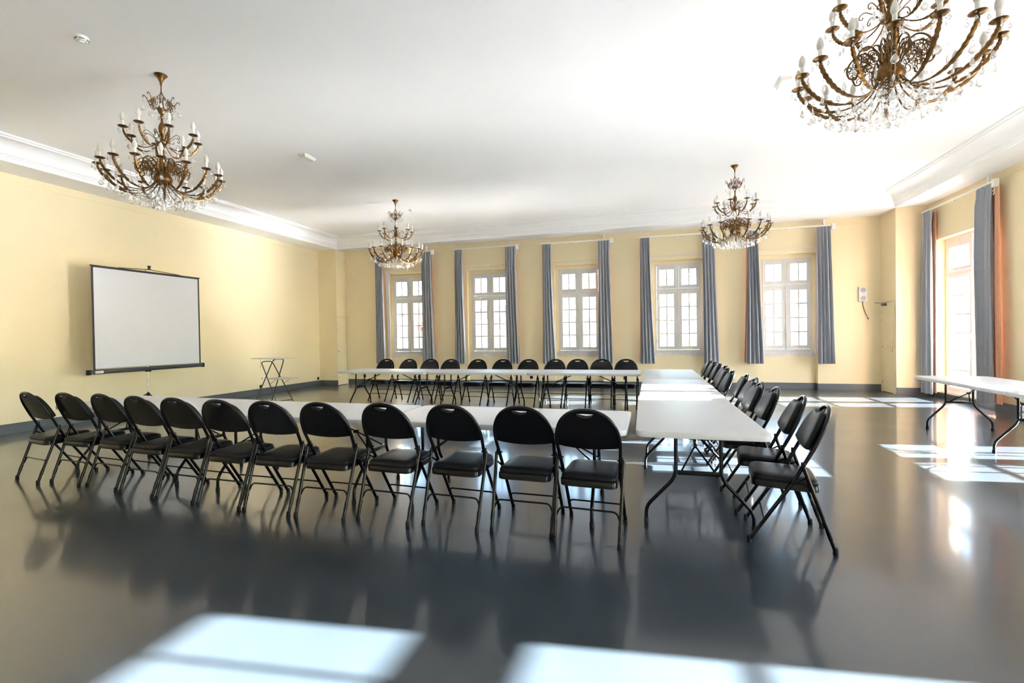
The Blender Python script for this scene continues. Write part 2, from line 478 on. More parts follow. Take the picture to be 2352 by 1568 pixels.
# french doors
p0 = .150; pw = .318; gap = .026
dcols = [(p0, p0 + .312), (p0 + .338, p0 + .65), (DW - p0 - .65, DW - p0 - .338), (DW - p0 - .312, DW - p0)]
dt = [(2.655, 3.07)]
dr = [(.235 + .373 * k, .235 + .373 * k + .347) for k in range(6)]
b = BM()
box(b, 0, .05, 0, .07, DZ0, DZ1); box(b, DW - .05, DW, 0, .07, DZ0, DZ1); box(b, .05, DW - .05, 0, .07, DZ1 - .05, DZ1)
box(b, .05, DW - .05, -.02, .07, DZ0 - .01, DZ0 + .03, bev=.004); box(b, .05, DW - .05, -.008, .07, 2.52, 2.59, bev=.004)
box(b, DW / 2 - .03, DW / 2 + .03, -.004, .07, 2.59, DZ1 - .05)
dframe = mesh('frame', b, 'doorpaint', False)
dspec = [('frame', dframe, None),
         sash_spec('transom_sash', .053, DW / 2 - .033, 2.593, DZ1 - .053, dcols[:2], dt, 'doorpaint'),
         sash_spec('transom_sash', DW / 2 + .033, DW - .053, 2.593, DZ1 - .053, dcols[2:], dt, 'doorpaint'),
         sash_spec('door_leaf', .053, DW / 2 - .002, DZ0 + .033, 2.517, dcols[:2], dr, 'doorpaint'),
         sash_spec('door_leaf', DW / 2 + .002, DW - .053, DZ0 + .033, 2.517, dcols[2:], dr, 'doorpaint')] \
    + espagnolette(DW / 2, DZ0 + .05, 2.56, 1.28, 'plastic')
for i, c in enumerate(DC):
    e = empty('door_%d' % (i + 3), RW @ T(-(c + DW / 2), .17), kind='structure')
    build(e, dspec)
    portal((XR + .40, c, (DZ0 + DZ1) / 2), (R(90), 0, R(90)), DW, DZ1 - DZ0)


# interior doors in the corner piers
def plain_door(name, mtx, width, ht, handle=True, closer=False, lock=False):
    e = empty(name, mtx, kind='structure')
    b = BM(); box(b, -.045, 0, -.012, .0, 0, ht + .045); box(b, width, width + .045, -.012, 0, 0, ht + .045); box(b, 0, width, -.012, 0, ht, ht + .045)
    ob('door_frame', mesh('door_frame', b, 'door', False), e)
    b = BM(); box(b, .004, width - .004, -.009, .0, .012, ht - .004, bev=.002); lf = ob('door_leaf', mesh('door_leaf', b, 'door', False), e)
    b = BM(); box(b, 0, width, -.004, .0, 0, ht); ob('door_gap', mesh('door_gap', b, 'darkslot', False), e)
    b = BM()
    for z in (.2, 1.0, ht - .25, ht - .45): tube(b, [(.0, -.014, z), (.0, -.014, z + .07)], .006, 6)
    ob('hinge', mesh('hinge', b, 'steel'), e)
    if handle:
        b = BM(); box(b, width - .085, width - .045, -.016, -.009, .93, 1.14, bev=.003)
        ob('handle_plate', mesh('handle_plate', b, 'steel'), lf)
        b = BM(); tube(b, fillet([(width - .065, -.012, 1.06), (width - .065, -.055, 1.06), (width - .19, -.055, 1.06)], .015), .008, 8)
        ob('handle', mesh('handle', b, 'steel'), lf)
    if lock:
        b = BM(); lathe(b, [(.016, 0), (.016, .006), (.006, .010), (0, .010)], 12)
        o = ob('keyhole', mesh('keyhole', b, 'steel'), lf, T(.05, -.009, 1.02) @ Matrix.Rotation(PI / 2, 4, 'X'))
    return e


# left pier door: in the face looking +X (local x = +Y.. seen from the room), right pier door faces -X
plain_door('door_1', T(-9.03, 12.30) @ RZ(PI / 2), .42, 2.06, handle=False, lock=True)
rd = plain_door('door_2', T(5.17, 12.98) @ RZ(-PI / 2), .50, 2.06, handle=True)
b = BM(); box(b, .02, .20, -.055, -.01, 1.975, 2.03, bev=.005); cl = ob('door_closer', mesh('door_closer', b, 'greymetal'), rd)
b = BM(); tube(b, [(.12, -.06, 2.04), (-.06, -.12, 2.055), (-.10, -.13, 2.055)], .006, 6); tube(b, [(.12, -.06, 2.04), (.42, -.03, 2.058)], .004, 6)
ob('closer_arm', mesh('closer_arm', b, 'greymetal'), rd)


# ------------------------------------------------------------------ curtains
def curtain_mesh(name, xt0, xt1, xb0, xb1, z0, z1, folds, amp, m, seed, yoff=0.0, thick=.004, pinch=True):
    bm = BM(); rr = random.Random(seed); nz = 26; nx = folds * 10
    ph = [rr.uniform(-.5, .5) for _ in range(folds + 2)]; am = [rr.uniform(.65, 1.2) for _ in range(folds + 2)]
    grid = []
    for j in range(nz + 1):
        t = j / nz; z = z1 + (z0 - z1) * t; row = []
        s = t ** 1.3
        a0 = xt0 + (xb0 - xt0) * s; a1 = xt1 + (xb1 - xt1) * s
        for i in range(nx + 1):
            q = i / nx; f = q * folds; k = int(f); k = min(k, folds)
            A = amp * am[min(k, folds)] * (0.55 + 0.45 * min(1, t * 3))
            if pinch and t < .06: A *= .6
            wob = .006 * math.sin(t * 5 + ph[k] * 6) * t
            x = a0 + (a1 - a0) * q + .35 * A * math.sin(2 * PI * f * 2 + ph[k] * .4) * .35 + wob
            y = A * math.sin(2 * PI * f + .5 * math.sin(t * 3 + seed)) + .3 * A * math.sin(2 * PI * f * 2.3 + seed) * (1 - .5 * t)
            if pinch and t < .05: y += .012 * math.sin(2 * PI * f * 3 + 1)
            row.append(bm.verts.new((x, y + yoff, z)))
        grid.append(row)
    for j in range(nz):
        for i in range(nx):
            bm.faces.new((grid[j][i], grid[j][i + 1], grid[j + 1][i + 1], grid[j + 1][i]))
    back = [[bm.verts.new(v.co + Vector((0, thick, 0))) for v in row] for row in grid]
    for j in range(nz):
        for i in range(nx):
            bm.faces.new((back[j][i], back[j + 1][i], back[j + 1][i + 1], back[j][i + 1]))
    for i in range(nx):
        for j in (0, nz): bm.faces.new((grid[j][i], back[j][i], back[j][i + 1], grid[j][i + 1]))
    for j in range(nz):
        for i in (0, nx): bm.faces.new((grid[j][i], grid[j + 1][i], back[j + 1][i], back[j][i]))
    return mesh(name, bm, m, True, 70)


def curtain(mtx, xt0, xt1, xb0, xb1, z0, z1, seed, label, group, lin_side=1, folds=4, amp=.055):
    e = empty('curtain', mtx, label, 'curtain', group)
    ob('curtain_panel', curtain_mesh('curtain_panel', xt0, xt1, xb0, xb1, z0, z1, folds, amp, 'curtain', seed), e)
    s = .03 * lin_side
    ob('curtain_lining', curtain_mesh('curtain_lining', xt0 + .02 + s, xt1 - .02 + s * .6, xb0 + .02 + s, xb1 - .02 + s, z0 + .02, z1 - .04, folds, amp * .25, 'lining', seed + 50, yoff=.095, pinch=False), e, label='orange lining cloth behind the grey curtain')
    b = BM()
    for k in range(6):
        x = xt0 + (xt1 - xt0) * (k + .5) / 6
        box(b, x - .006, x + .006, -.006, .006, z1 - .005, z1 + .022)
    ob('curtain_hook', mesh('curtain_hook', b, 'plastic', False), e)
    return e


def track(mtx, x0, x1, z, label, group, box_w=.075):
    e = empty('curtain_track', mtx, label, 'curtain track', group)
    b = BM(); box(b, x0, x1, -.014, .014, z, z + .03, bev=.004); ob('rail', mesh('rail', b, 'plastic', False), e)
    b = BM(); box(b, x1 - .005, x1 + box_w, -.035, .035, z - .09, z + .045, bev=.006); ob('drive_box', mesh('drive_box', b, 'plastic', False), e)
    b = BM(); box(b, x1 - .17, x1 - .135, .0, .06, z + .03, z + .16, bev=.003); ob('bracket', mesh('bracket', b, 'plastic', False), e)
    b = BM(); xm = (x0 + x1) / 2 + .02; box(b, xm - .012, xm + .012, -.01, .012, z - .035, z); box(b, xm - .006, xm + .006, .01, .24, z + .008, z + .018); ob('bracket', mesh('bracket', b, 'plastic', False), e)
    b = BM()
    tube(b, catmull([(x1 + .03, -.01, z - .09), (x1 + .045, -.02, z - .17), (x1 + .02, -.02, z - .22), (x1 + .06, -.02, z - .19), (x1 + .01, -.02, z - .15), (x1 + .05, -.02, z - .13)], 5), .004, 5)
    ob('cord', mesh('cord', b, 'plastic'), e)
    return e


ordw = ['first', 'second', 'third', 'fourth', 'fifth']
TY = -.235
for i, u in enumerate(WL):
    tz = 3.875
    # pixel-matched spans relative to window edge
    xr0 = 1.08
    curtain(BW @ T(u, TY), -.36, -.13, -.36 + (-.03 if i != 4 else -.06), -.07 + (.0 if i < 2 else .05), .645, tz, 11 + i,
            'grey pleated curtain at the left side of the %s window from the left' % ordw[i], 'grey curtains along the window wall', -1)
    curtain(BW @ T(u, TY), 1.13, 1.42, 1.13 + (.02 if i in (1, 3, 4) else -.02), 1.50, .645, tz, 31 + i,
            'grey pleated curtain at the right side of the %s window from the left' % ordw[i], 'grey curtains along the window wall', 1)
    track(BW @ T(u, TY), -.40, 1.44, tz + .005,
          'white curtain track with drive box above the %s window from the left' % ordw[i], 'curtain tracks above the windows')
    e = empty('curtain_rod', BW @ T(u, -.03), 'thin grey-white inner curtain rod over the %s window from the left' % ordw[i], 'curtain rod', 'inner curtain rods')
    b = BM(); tube(b, [(-.20, 0, 3.42), (WW + .20, 0, 3.42)], .009, 8); ob('rod', mesh('rod', b, 'siren'), e)
    b = BM()
    for x in (-.18, WW / 2, WW + .18): box(b, x - .012, x + .012, -.012, .03, 3.405, 3.435); tube(b, [(x, -.004, 3.405), (x, -.004, 3.385)], .005, 6)
    ob('bracket', mesh('bracket', b, 'siren', False), e)


def sheer(i, side):
    u = WL[i]
    x0, x1 = ((-.17, -.03), (WW + .03, WW + .17))[side]
    xb0, xb1 = ((-.10, .0), (WW - .02, WW + .10))[side]
    o = ob('sheer_curtain', curtain_mesh('sheer_curtain', x0, x1, xb0, xb1, .90, 3.41, 3, .012, 'sheer', 70 + i * 2 + side, thick=.002, pinch=False), None, BW @ T(u, -.035))
    tag(o, 'thin white net curtain gathered at the %s edge of the %s window from the left' % (('left', 'right')[side], ordw[i]), 'net curtain', 'white net curtains')


for i, s in ((0, 0), (0, 1), (1, 1), (3, 1), (4, 1)): sheer(i, s)

# right wall french door curtains (local x = -Y)
RC = RW @ T(0, -.14)
curtain(RC, -12.26, -11.92, -12.36, -11.90, .07, 3.905, 91, 'long grey curtain at the left side of the tall glazed door', 'long grey curtains at the glazed door', -1, 4, .045)
curtain(RC, -10.52, -10.10, -10.52, -10.07, .11, 3.885, 92, 'long grey curtain with a wide orange edge right of the tall glazed door', 'long grey curtains at the glazed door', 1, 4, .05)
b = BM()
ob_ = ob('curtain_lining', curtain_mesh('curtain_lining', -10.10, -9.98, -10.06, -9.90, .14, 3.84, 2, .02, 'lining', 97, yoff=.03, pinch=False), bpy.data.objects[[o.name for o in bpy.data.objects if o.name.startswith('curtain') and o.get('label', '').endswith('right of the tall glazed door')][0]], label='orange lining cloth folded out beside the grey curtain')
track(RC, -12.30, -10.06, 3.895, 'white curtain track with drive box and looped cord above the tall glazed door', 'curtain tracks above the windows')


# ------------------------------------------------------------------ folding chair
def chair_spec():
    r = .0125
    back0 = Vector((0, -.127, .655)); bdir = Vector((0, -.122, .262)).normalized(); bn = Vector((0, bdir.z, -bdir.y))  # bn points forward/up
    def bp(x, s, n=0.0): return Vector((x, 0, 0)) + back0 + bdir * s + bn * n
    A = .220; Hh = .284
    arch = []
    for k in range(0, 25):
        t = PI * k / 24
        c = math.cos(t); s_ = math.sin(t)
        arch.append((A * math.copysign(abs(c) ** .86, c), Hh * abs(s_) ** .86))
    path = [Vector((.203, -.015, .43))] + [bp(x, s) for x, s in arch] + [Vector((-.203, -.015, .43))]
    b = BM(); tube(b, path, r, 10); back_frame = mesh('back_frame', b, 'metal')
    spec = []
    legs = []
    for s in (1, -1):
        b = BM(); tube(b, [Vector((s * .203, -.015, .43)), Vector((s * .206, .245, .02))], r, 10)
        c = BM(); lathe(c, [(.0125, -.019), (.0155, -.017), (.0155, 0), (.0137, .022), (.0127, .026)], 10)
        dr_ = (Vector((s * .203, -.015, .43)) - Vector((s * .206, .245, .02))).normalized()
        cm = T(s * .206, .245, .018)
        legs.append(('leg', mesh('leg', b, 'metal'), None, [('foot_cap', mesh('foot_cap', c, 'rubber'), cm)]))
        b = BM(); tube(b, [Vector((s * .233, -.07, .545)), Vector((s * .219, -.245, .02))], r, 10)
        tube(b, [Vector((s * .222, -.222, .09)), Vector((s * .222, -.205, .14))], .0145, 10)
        c = BM(); lathe(c, [(.0125, -.019), (.0155, -.017), (.0155, 0), (.0137, .022), (.0127, .026)], 10)
        legs.append(('leg', mesh('leg', b, 'metal'), None, [('foot_cap', mesh('foot_cap', c, 'rubber'), T(s * .219, -.245, .018))]))
    spec += legs
    spec.append(('back_frame', back_frame, None))
    # sheet metal back shell with hand slot
    b = BM()
    outl = [(x * .97, s - .004) for x, s in arch]
    low = [(-.211, -.012), (-.16, -.020), (-.08, -.026), (0, -.028), (.08, -.026), (.16, -.020), (.211, -.012)]
    outer = outl + low
    hole = []
    for k in range(17):
        t = PI * k / 16; hole.append((.055 * math.cos(t), .262 - .032 * math.sin(t)))
    vo = [b.verts.new((x, 0, s)) for x, s in outer]
    vh = [b.verts.new((x, 0, s)) for x, s in hole]
    es = [b.edges.new((vo[i], vo[(i + 1) % len(vo)])) for i in range(len(vo))] + [b.edges.new((vh[i], vh[(i + 1) % len(vh)])) for i in range(len(vh))]
    bmesh.ops.triangle_fill(b, use_beauty=True, edges=es)
    g = bmesh.ops.extrude_face_region(b, geom=b.faces[:])
    for v in [e for e in g['geom'] if isinstance(e, bmesh.types.BMVert)]: v.co.y += .006
    for v in b.verts: v.co = bp(v.co.x, v.co.z, v.co.y - .006 + .010 * (v.co.x / .2) ** 2 - .006)
    spec.append(('backrest', mesh('backrest', b, 'shell', True, 35), None))
    # padded front of backrest
    b = BM()
    nr = 20; rings = []
    oo = []
    for k in range(0, 33):
        t = PI * k / 32; c = math.cos(t)
        px_ = .206 * math.copysign(abs(c) ** .82, c); oo.append((px_, .262 * abs(math.sin(t)) ** .82 - .040 * math.exp(-(px_ / .075) ** 2)))
    oo += [(-.204, -.012), (-.16, -.022), (-.07, -.03), (0, -.032), (.07, -.03), (.16, -.022), (.204, -.012)]
    for (sc, n_) in ((.96, .004), (1.0, .012), (1.0, .026), (.965, .036), (.88, .041)):
        rings.append([b.verts.new(bp(x * sc, .10 + (s - .10) * sc, n_ + .010 * (x / .2) ** 2)) for x, s in oo])
    for r1, r2 in zip(rings[:-1], rings[1:]):
        for k in range(len(oo)):
            k2 = (k + 1) % len(oo); b.faces.new((r1[k], r1[k2], r2[k2], r2[k]))
    b.faces.new(rings[0][::-1]); b.faces.new(rings[-1])
    spec.append(('back_pad', mesh('back_pad', b, 'vinyl', True, 50), None))
    # seat pan and cushion
    def rr(wf, wb, y0, y1, rad, n=5):
        pts = []
        for (cx, cy_, a0, wv) in ((wf / 2 - rad, y1 - rad, 0, 0), (-wf / 2 + rad, y1 - rad, 90, 0), (-wb / 2 + rad, y0 + rad, 180, 0), (wb / 2 - rad, y0 + rad, 270, 0)):
            for k in range(n + 1):
                a = R(a0 + 90 * k / n); pts.append((cx + rad * math.cos(a), cy_ + rad * math.sin(a)))
        return pts
    def slab(b, pts, layers):
        rg = []
        for sc, z, zt in layers:
            cxm = 0; cym = .028
            rg.append([b.verts.new((x * sc, cym + (y - cym) * sc, z + (y - cym) * .03)) for x, y in pts])
        for a, c in zip(rg[:-1], rg[1:]):
            for k in range(len(pts)):
                k2 = (k + 1) % len(pts); b.faces.new((a[k], a[k2], c[k2], c[k]))
        b.faces.new(rg[0][::-1]); b.faces.new(rg[-1])
    pts = rr(.375, .395, -.172, .228, .05)
    b = BM(); slab(b, pts, ((.95, .374, 0), (1, .378, 0), (1, .416, 0), (.985, .421, 0)))
    spec.append(('seat_pan', mesh('seat_pan', b, 'shell', True, 50), None))
    b = BM(); slab(b, rr(.370, .388, -.168, .224, .055), ((.975, .420, 0), (1, .428, 0), (1, .438, 0), (.975, .450, 0), (.90, .459, 0), (.6, .463, 0)))
    spec.append(('seat_cushion', mesh('seat_cushion', b, 'vinyl', True, 60), None))
    # links, hinges
    for s in (1, -1):
        b = BM(); tube(b, [Vector((s * .212, -.008, .425)), Vector((s * .214, -.098, .478))], .007, 6)
        tube(b, [Vector((s * .19, .0, .418)), Vector((s * .224, .0, .418))], .006, 6)
        spec.append(('link', mesh('link', b, 'metal'), None))
        b = BM(); box(b, s * .208, s * .232, -.085, -.058, .525, .572, bev=.005); tube(b, [Vector((s * .19, -.07, .545)), Vector((s * .238, -.07, .545))], .006, 8)
        spec.append(('hinge', mesh('hinge', b, 'metal'), None))
    b = BM(); tube(b, fillet([(-.217, -.187, .165), (-.195, -.174, .222), (.195, -.174, .222), (.217, -.187, .165)], .05, 5), .0065, 8)
    spec.append(('stretcher', mesh('stretcher', b, 'metal'), None))
    b = BM(); tube(b, fillet([(-.205, .172, .135), (-.185, .155, .165), (.185, .155, .165), (.205, .172, .135)], .04, 5), .0065, 8)
    spec.append(('stretcher', mesh('stretcher', b, 'metal'), None))
    return spec


CH = chair_spec()


def nth(n):
    return ['first', 'second', 'third', 'fourth', 'fifth', 'sixth', 'seventh', 'eighth', 'ninth', 'tenth', 'eleventh', 'twelfth'][n]


def chair(x, y, rz, label, group):
    e = empty('folding_chair', T(x, y) @ RZ(rz), label, 'chair', group); build(e, CH)


fr = [(-6.125, 3.27, -8.5), (-5.605, 3.288, -4), (-5.09, 3.278, -5), (-4.536, 3.203, -4), (-4.028, 3.164, -2.3), (-3.508, 3.135, 0), (-3.01, 3.132, 0.5),
      (-2.507, 3.142, 0), (-1.98, 3.195, -2.7), (-1.44, 3.228, -3), (-.896, 3.236, -1), (-.429, 3.19, -3.0)]
for i, (x, y, a) in enumerate(fr):
    a = R(a); dx, dy = -math.sin(a) * .245, math.cos(a) * .245
    chair(x + dx, y + dy, a, 'black folding chair, its back to us, %s from the left in the near row' % nth(i), 'folding chairs along the near tables')
bk = [(-5.898, 9.30), (-5.284, 9.24), (-4.748, 9.24), (-4.224, 9.19), (-3.58, 9.13), (-3.01, 9.12), (-2.44, 9.10), (-1.89, 9.12), (-1.43, 9.15), (-.946, 9.17), (-.47, 9.15)]
for i, (x, y) in enumerate(bk):
    chair(x, y + .245 + .06, PI + R([1, -1, 0, 2, -1, 0, 1, -2, 0, 1, 0][i]), 'black folding chair facing us, %s from the left in the far row' % nth(i), 'folding chairs behind the far tables')
ry = [9.42, 8.96, 8.50, 7.88, 7.42, 6.84, 6.27, 5.77, 5.26, 4.80, 4.20, 3.70]
rx = [.80, .82, .84, .84, .80, .78, .85, .85, .80, .83, .875, .876]
for i, (x, y) in enumerate(zip(rx, ry)):
    chair(x + .02, y, PI / 2 + R([0, 2, -1, 1, -2, 0, -3, 1, 0, -2, -7, -7][i]), 'black folding chair right of the table column, %s from the far end' % nth(i), 'folding chairs right of the column of tables')


# ------------------------------------------------------------------ folding table
def table_spec(L=1.995, W=.875, H=.74):
    b = BM(); rad = .06; n = 6; pts = []
    for cx, cy_, a0 in ((L / 2 - rad, W / 2 - rad, 0), (-L / 2 + rad, W / 2 - rad, 90), (-L / 2 + rad, -W / 2 + rad, 180), (L / 2 - rad, -W / 2 + rad, 270)):
        for k in range(n + 1):
            a = R(a0 + 90 * k / n); pts.append((cx + rad * math.cos(a), cy_ + rad * math.sin(a)))
    rg = []
    for ins, z in ((.012, H - .046), (.002, H - .044), (0, H - .038), (0, H - .008), (.003, H - .002), (.009, H)):
        rg.append([b.verts.new((x - math.copysign(ins, x), y - math.copysign(ins, y), z)) for x, y in pts])
    for a, c in zip(rg[:-1], rg[1:]):
        for k in range(len(pts)):
            k2 = (k + 1) % len(pts); b.faces.new((a[k], a[k2], c[k2], c[k]))
    b.faces.new(rg[0][::-1]); b.faces.new(rg[-1])
    spec = [('tabletop', mesh('tabletop', b, 'tabletop', True, 40), None)]
    xl = L / 2 - .26
    for s in (1, -1):
        for t in (1, -1):
            b = BM(); tube(b, fillet([(s * xl, t * .155, H - .05), (s * xl, t * .155, .36), (s * xl, t * .37, .125), (s * xl, t * .37, .02)], .07, 5), .0135, 10)
            c = BM(); lathe(c, [(.0145, 0), (.018, .002), (.018, .035), (.0145, .04)], 10)
            spec.append(('leg', mesh('leg', b, 'metal'), None, [('foot_cap', mesh('foot_cap', c, 'rubber'), T(s * xl, t * .37, 0))]))
        b = BM(); box(b, s * xl - .008, s * xl + .008, -.145, .145, .375, .408, bev=.003); tube(b, [(s * xl, -.30, H - .055), (s * xl, .30, H - .055)], .0125, 8)
        spec.append(('crossbar', mesh('crossbar', b, 'metal'), None))
        b = BM(); xi = s * (xl - .22); xj = s * (xl - .55)
        tube(b, [(s * xl, .12, .395), (xi, .0, .545)], .007, 6); tube(b, [(s * xl, -.12, .395), (xi, .0, .545)], .007, 6)
        box(b, xi - .025, xi + .025, -.012, .012, .53, .56, bev=.003); tube(b, [(xi, 0, .545), (xj, 0, H - .05)], .0085, 6)
        spec.append(('brace', mesh('brace', b, 'metal'), None))
    return spec


TB = table_spec()


def table(x, y, rz, label, group):
    e = empty('folding_table', T(x, y) @ RZ(rz), label, 'table', group); build(e, TB)


table(-1.165, 3.885, R(-.3), 'white folding table of the near row, rightmost one beside the column of tables', 'white folding tables set in a U')
table(-3.18, 3.875, 0, 'white folding table in the middle of the near row behind the chairs', 'white folding tables set in a U')
table(-5.205, 3.955, R(-2.3), 'white folding table at the left end of the near row, below the projection screen', 'white folding tables set in a U')
table(.315, 4.45, R(90.8), 'white folding table at the near end of the right-hand column of tables', 'white folding tables set in a U')
table(.315, 6.46, R(90), 'white folding table in the middle of the right-hand column of tables, crossed by sunlight', 'white folding tables set in a U')
table(.315, 8.47, R(90), 'white folding table at the far end of the right-hand column of tables', 'white folding tables set in a U')
table(-1.17, 8.82, 0, 'white folding table of the far row, the one touching the column of tables', 'white folding tables set in a U')
table(-3.17, 8.80, 0, 'white folding table in the middle of the far row under the windows', 'white folding tables set in a U')
table(-5.17, 8.78, 0, 'white folding table at the left end of the far row near the corner door', 'white folding tables set in a U')
table(4.13, 7.43, R(90 - 2), 'white folding table standing apart on the right, in front of the glazed door', 'white folding tables by the right wall')
table(4.06, 5.42, R(90 - 2), 'white folding table at the right picture edge, almost wholly cut off', 'white folding tables by the right wall')

# ------------------------------------------------------------------ projection screen
sx = -9.14
e = empty('projection_screen', T(sx, 6.80), 'portable white projection screen on a tripod by the left wall', 'projection screen')
# local x = +Y direction mapped through parts built directly in world offsets (x = depth, y = along wall)
b = BM(); box(b, -.003, .0, -.955, 1.005, .955, 2.715)
for v in b.verts:
    pass
ob('screen_fabric', mesh('screen_fabric', b, 'screen', False), e)
b = BM(); box(b, -.004, .002, -.985, -.955, .93, 2.72); box(b, -.004, .002, 1.005, 1.035, .93, 2.72); box(b, -.004, .002, -.985, 1.035, 2.70, 2.72)
ob('screen_border', mesh('screen_border', b, 'blackcloth', False), e, label='black border strip of the screen')
b = BM(); box(b, -.012, .012, -1.0, 1.05, 2.718, 2.738, bev=.004)
ob('top_bar', mesh('top_bar', b, 'casepaint', False), e)
b = BM(); tube(b, [(0, -.55, 2.74), (0, .0, 2.775), (0, .62, 2.74)], .007, 6); ob('hanging_bail', mesh('hanging_bail', b, 'casepaint'), e)
b = BM(); box(b, -.02, .02, -.02, .02, 2.77, 2.80, bev=.004); lathe(b, [(.012, 2.80), (.03, 2.83), (.03, 2.845), (.01, 2.85)], 10); ob('hook', mesh('hook', b, 'casepaint'), e)
b = BM(); box(b, -.028, .045, -1.07, 1.07, .862, .935, bev=.012); ob('roller_case', mesh('roller_case', b, 'casepaint', True), e, T(0, 0, 0) @ Matrix.Rotation(R(.0), 4, 'X'))
b = BM(); box(b, -.032, .050, -1.085, -1.05, .855, .942, bev=.006); box(b, -.032, .050, 1.05, 1.085, .855, .942, bev=.006); ob('end_cap', mesh('end_cap', b, 'rubber', False), e)
b = BM(); box(b, .0445, .0465, -.985, -.86, .878, .918); lb = ob('label_sticker', mesh('label_sticker', b, 'plastic', False), e, label='small white sticker with a blue word')
b = BM()
for k in range(9): box(b, .0464, .0470, -.972 + k * .0115, -.9635 + k * .0115, .893, .902 + (.003 if k in (0, 4) else 0))
ob('sticker_print', mesh('sticker_print', b, 'ink', False), lb)
b = BM(); tube(b, [(-.03, -.05, .40), (-.03, -.05, 2.78)], .011, 8); ob('pole', mesh('pole', b, 'steel'), e)
b = BM(); box(b, -.045, .01, -.09, -.01, .84, .868, bev=.004); ob('clamp', mesh('clamp', b, 'rubber'), e)
b = BM(); lathe(b, [(.02, .36), (.03, .37), (.035, .41), (.016, .45)], 10, (-.03, -.05, 0)); ob('tripod_collar', mesh('tripod_collar', b, 'rubber'), e)
for a in (0, 120, 240):
    a = R(a); ca, sa = math.cos(a), math.sin(a)
    b = BM(); tube(b, fillet([(-.03 + .02 * ca, -.05 + .02 * sa, .42), (-.03 + .09 * ca, -.05 + .09 * sa, .38), (-.03 + .42 * ca, -.05 + .42 * sa, .012)], .05), .011, 8)
    ob('leg', mesh('leg', b, 'casepaint'), e)

# ------------------------------------------------------------------ folding stand with two shelves
e = empty('folding_stand', T(-7.97, 8.58) @ RZ(R(-12)), 'folding metal stand with two white shelves by the left wall', 'stand')
b = BM(); box(b, -.40, .40, -.235, .235, .992, 1.008, bev=.004); ob('shelf', mesh('shelf', b, 'shelf', False), e)
b = BM(); box(b, .0, .60, -.19, .19, .562, .578, bev=.004); ob('shelf', mesh('shelf', b, 'shelf', False), e)
for nm, xt, zt, xb, wv in (('leg_frame', -.22, .93, .42, .13), ('leg_frame', .20, .985, -.36, .13)):
    b = BM(); tube(b, fillet([(xb, -.20, .012), (xt, -wv, zt), (xt, wv, zt), (xb, .20, .012)], .08, 6), .011, 8)
    tube(b, [(xb + (xt - xb) * .1, -.19, zt * .1), (xb + (xt - xb) * .1, .19, zt * .1)], .009, 6)
    ob(nm, mesh(nm, b, 'greymetal'), e)
b = BM(); tube(b, [(.34, -.18, .56), (.12, -.18, .44)], .004, 5); tube(b, [(.34, .18, .56), (.12, .18, .44)], .004, 5); tube(b, [(-.10, -.18, .56), (-.14, -.18, .575)], .006, 5)
ob('strut', mesh('strut', b, 'greymetal'), e)
b = BM(); tube(b, catmull([(-.14, -.20, .99), (-.12, -.21, .93), (-.10, -.215, .88), (-.12, -.215, .83), (-.10, -.22, .80)], 4), .003, 5); ob('strap', mesh('strap', b, 'greymetal'), e)


# ------------------------------------------------------------------ wall and ceiling fittings
def socket(mtx, label):
    e = empty('wall_socket', mtx, label, 'socket', 'black wall sockets')
    b = BM(); box(b, -.042, .042, -.012, 0, -.042, .042, bev=.004); ob('plate', mesh('plate', b, 'socket'), e)
    b = BM(); lathe(b, [(.026, 0), (.026, .006), (.021, .006), (.021, .001), (0, .001)], 14); ob('socket_well', mesh('socket_well', b, 'rubber'), e, T(0, -.012, 0) @ Matrix.Rotation(PI / 2, 4, 'X'))


LWM = lambda y, z: T(XL, y, z) @ RZ(PI / 2)
socket(LWM(9.97, .205), 'black wall socket on the left wall beside the folding stand')
socket(LWM(12.18, .215), 'black wall socket on the left wall next to the corner pier')
socket(BW @ T(-8.43, 0, .25), 'black wall socket between the corner door and the first window')
socket(BW @ T(-3.20, 0, .25), 'black wall socket on the pier between second and third window')
socket(BW @ T(-.66, 0, .25), 'black wall socket on the pier between third and fourth window')
socket(BW @ T(1.95, 0, .25), 'black wall socket on the pier between fourth and fifth window')

e = empty('alarm_sounder', BW @ T(4.80, 0, 2.27), 'white double alarm sounder box with a loose cable on the yellow wall', 'alarm')
b = BM(); box(b, -.085, .085, -.06, 0, -.17, .17, bev=.008); ob('housing', mesh('housing', b, 'siren'), e)
for z in (.095, -.10):
    b = BM(); lathe(b, [(.058, 0), (.058, .005), (.05, .009), (.02, .005), (0, .008)], 18)
    for k in range(3):
        rr_ = .015 + k * .014
        lathe(b, [(rr_, .006), (rr_ + .003, .011), (rr_ + .006, .006)], 16)
    ob('speaker_grille', mesh('speaker_grille', b, 'grille'), e, T(0, -.06, z) @ Matrix.Rotation(PI / 2, 4, 'X'))
b = BM(); tube(b, catmull([(.0, -.02, -.17), (.005, -.02, -.25), (.03, -.02, -.36), (.07, -.02, -.48), (.115, -.015, -.57)], 5), .006, 6); lathe(b, [(0, -.59), (.014, -.585), (.014, -.565), (0, -.56)], 8, (.117, -.015, 0)); ob('cable', mesh('cable', b, 'rubber'), e)
o = bpy.data.objects.new('wire_end', mesh('wire_end', tube(BM(), catmull([(.33, -.012, -.06 + .10), (.30, -.02, .05), (.26, -.02, .0), (.235, -.01, -.05)], 5), .004, 5), 'door')); C.objects.link(o); o.parent = e


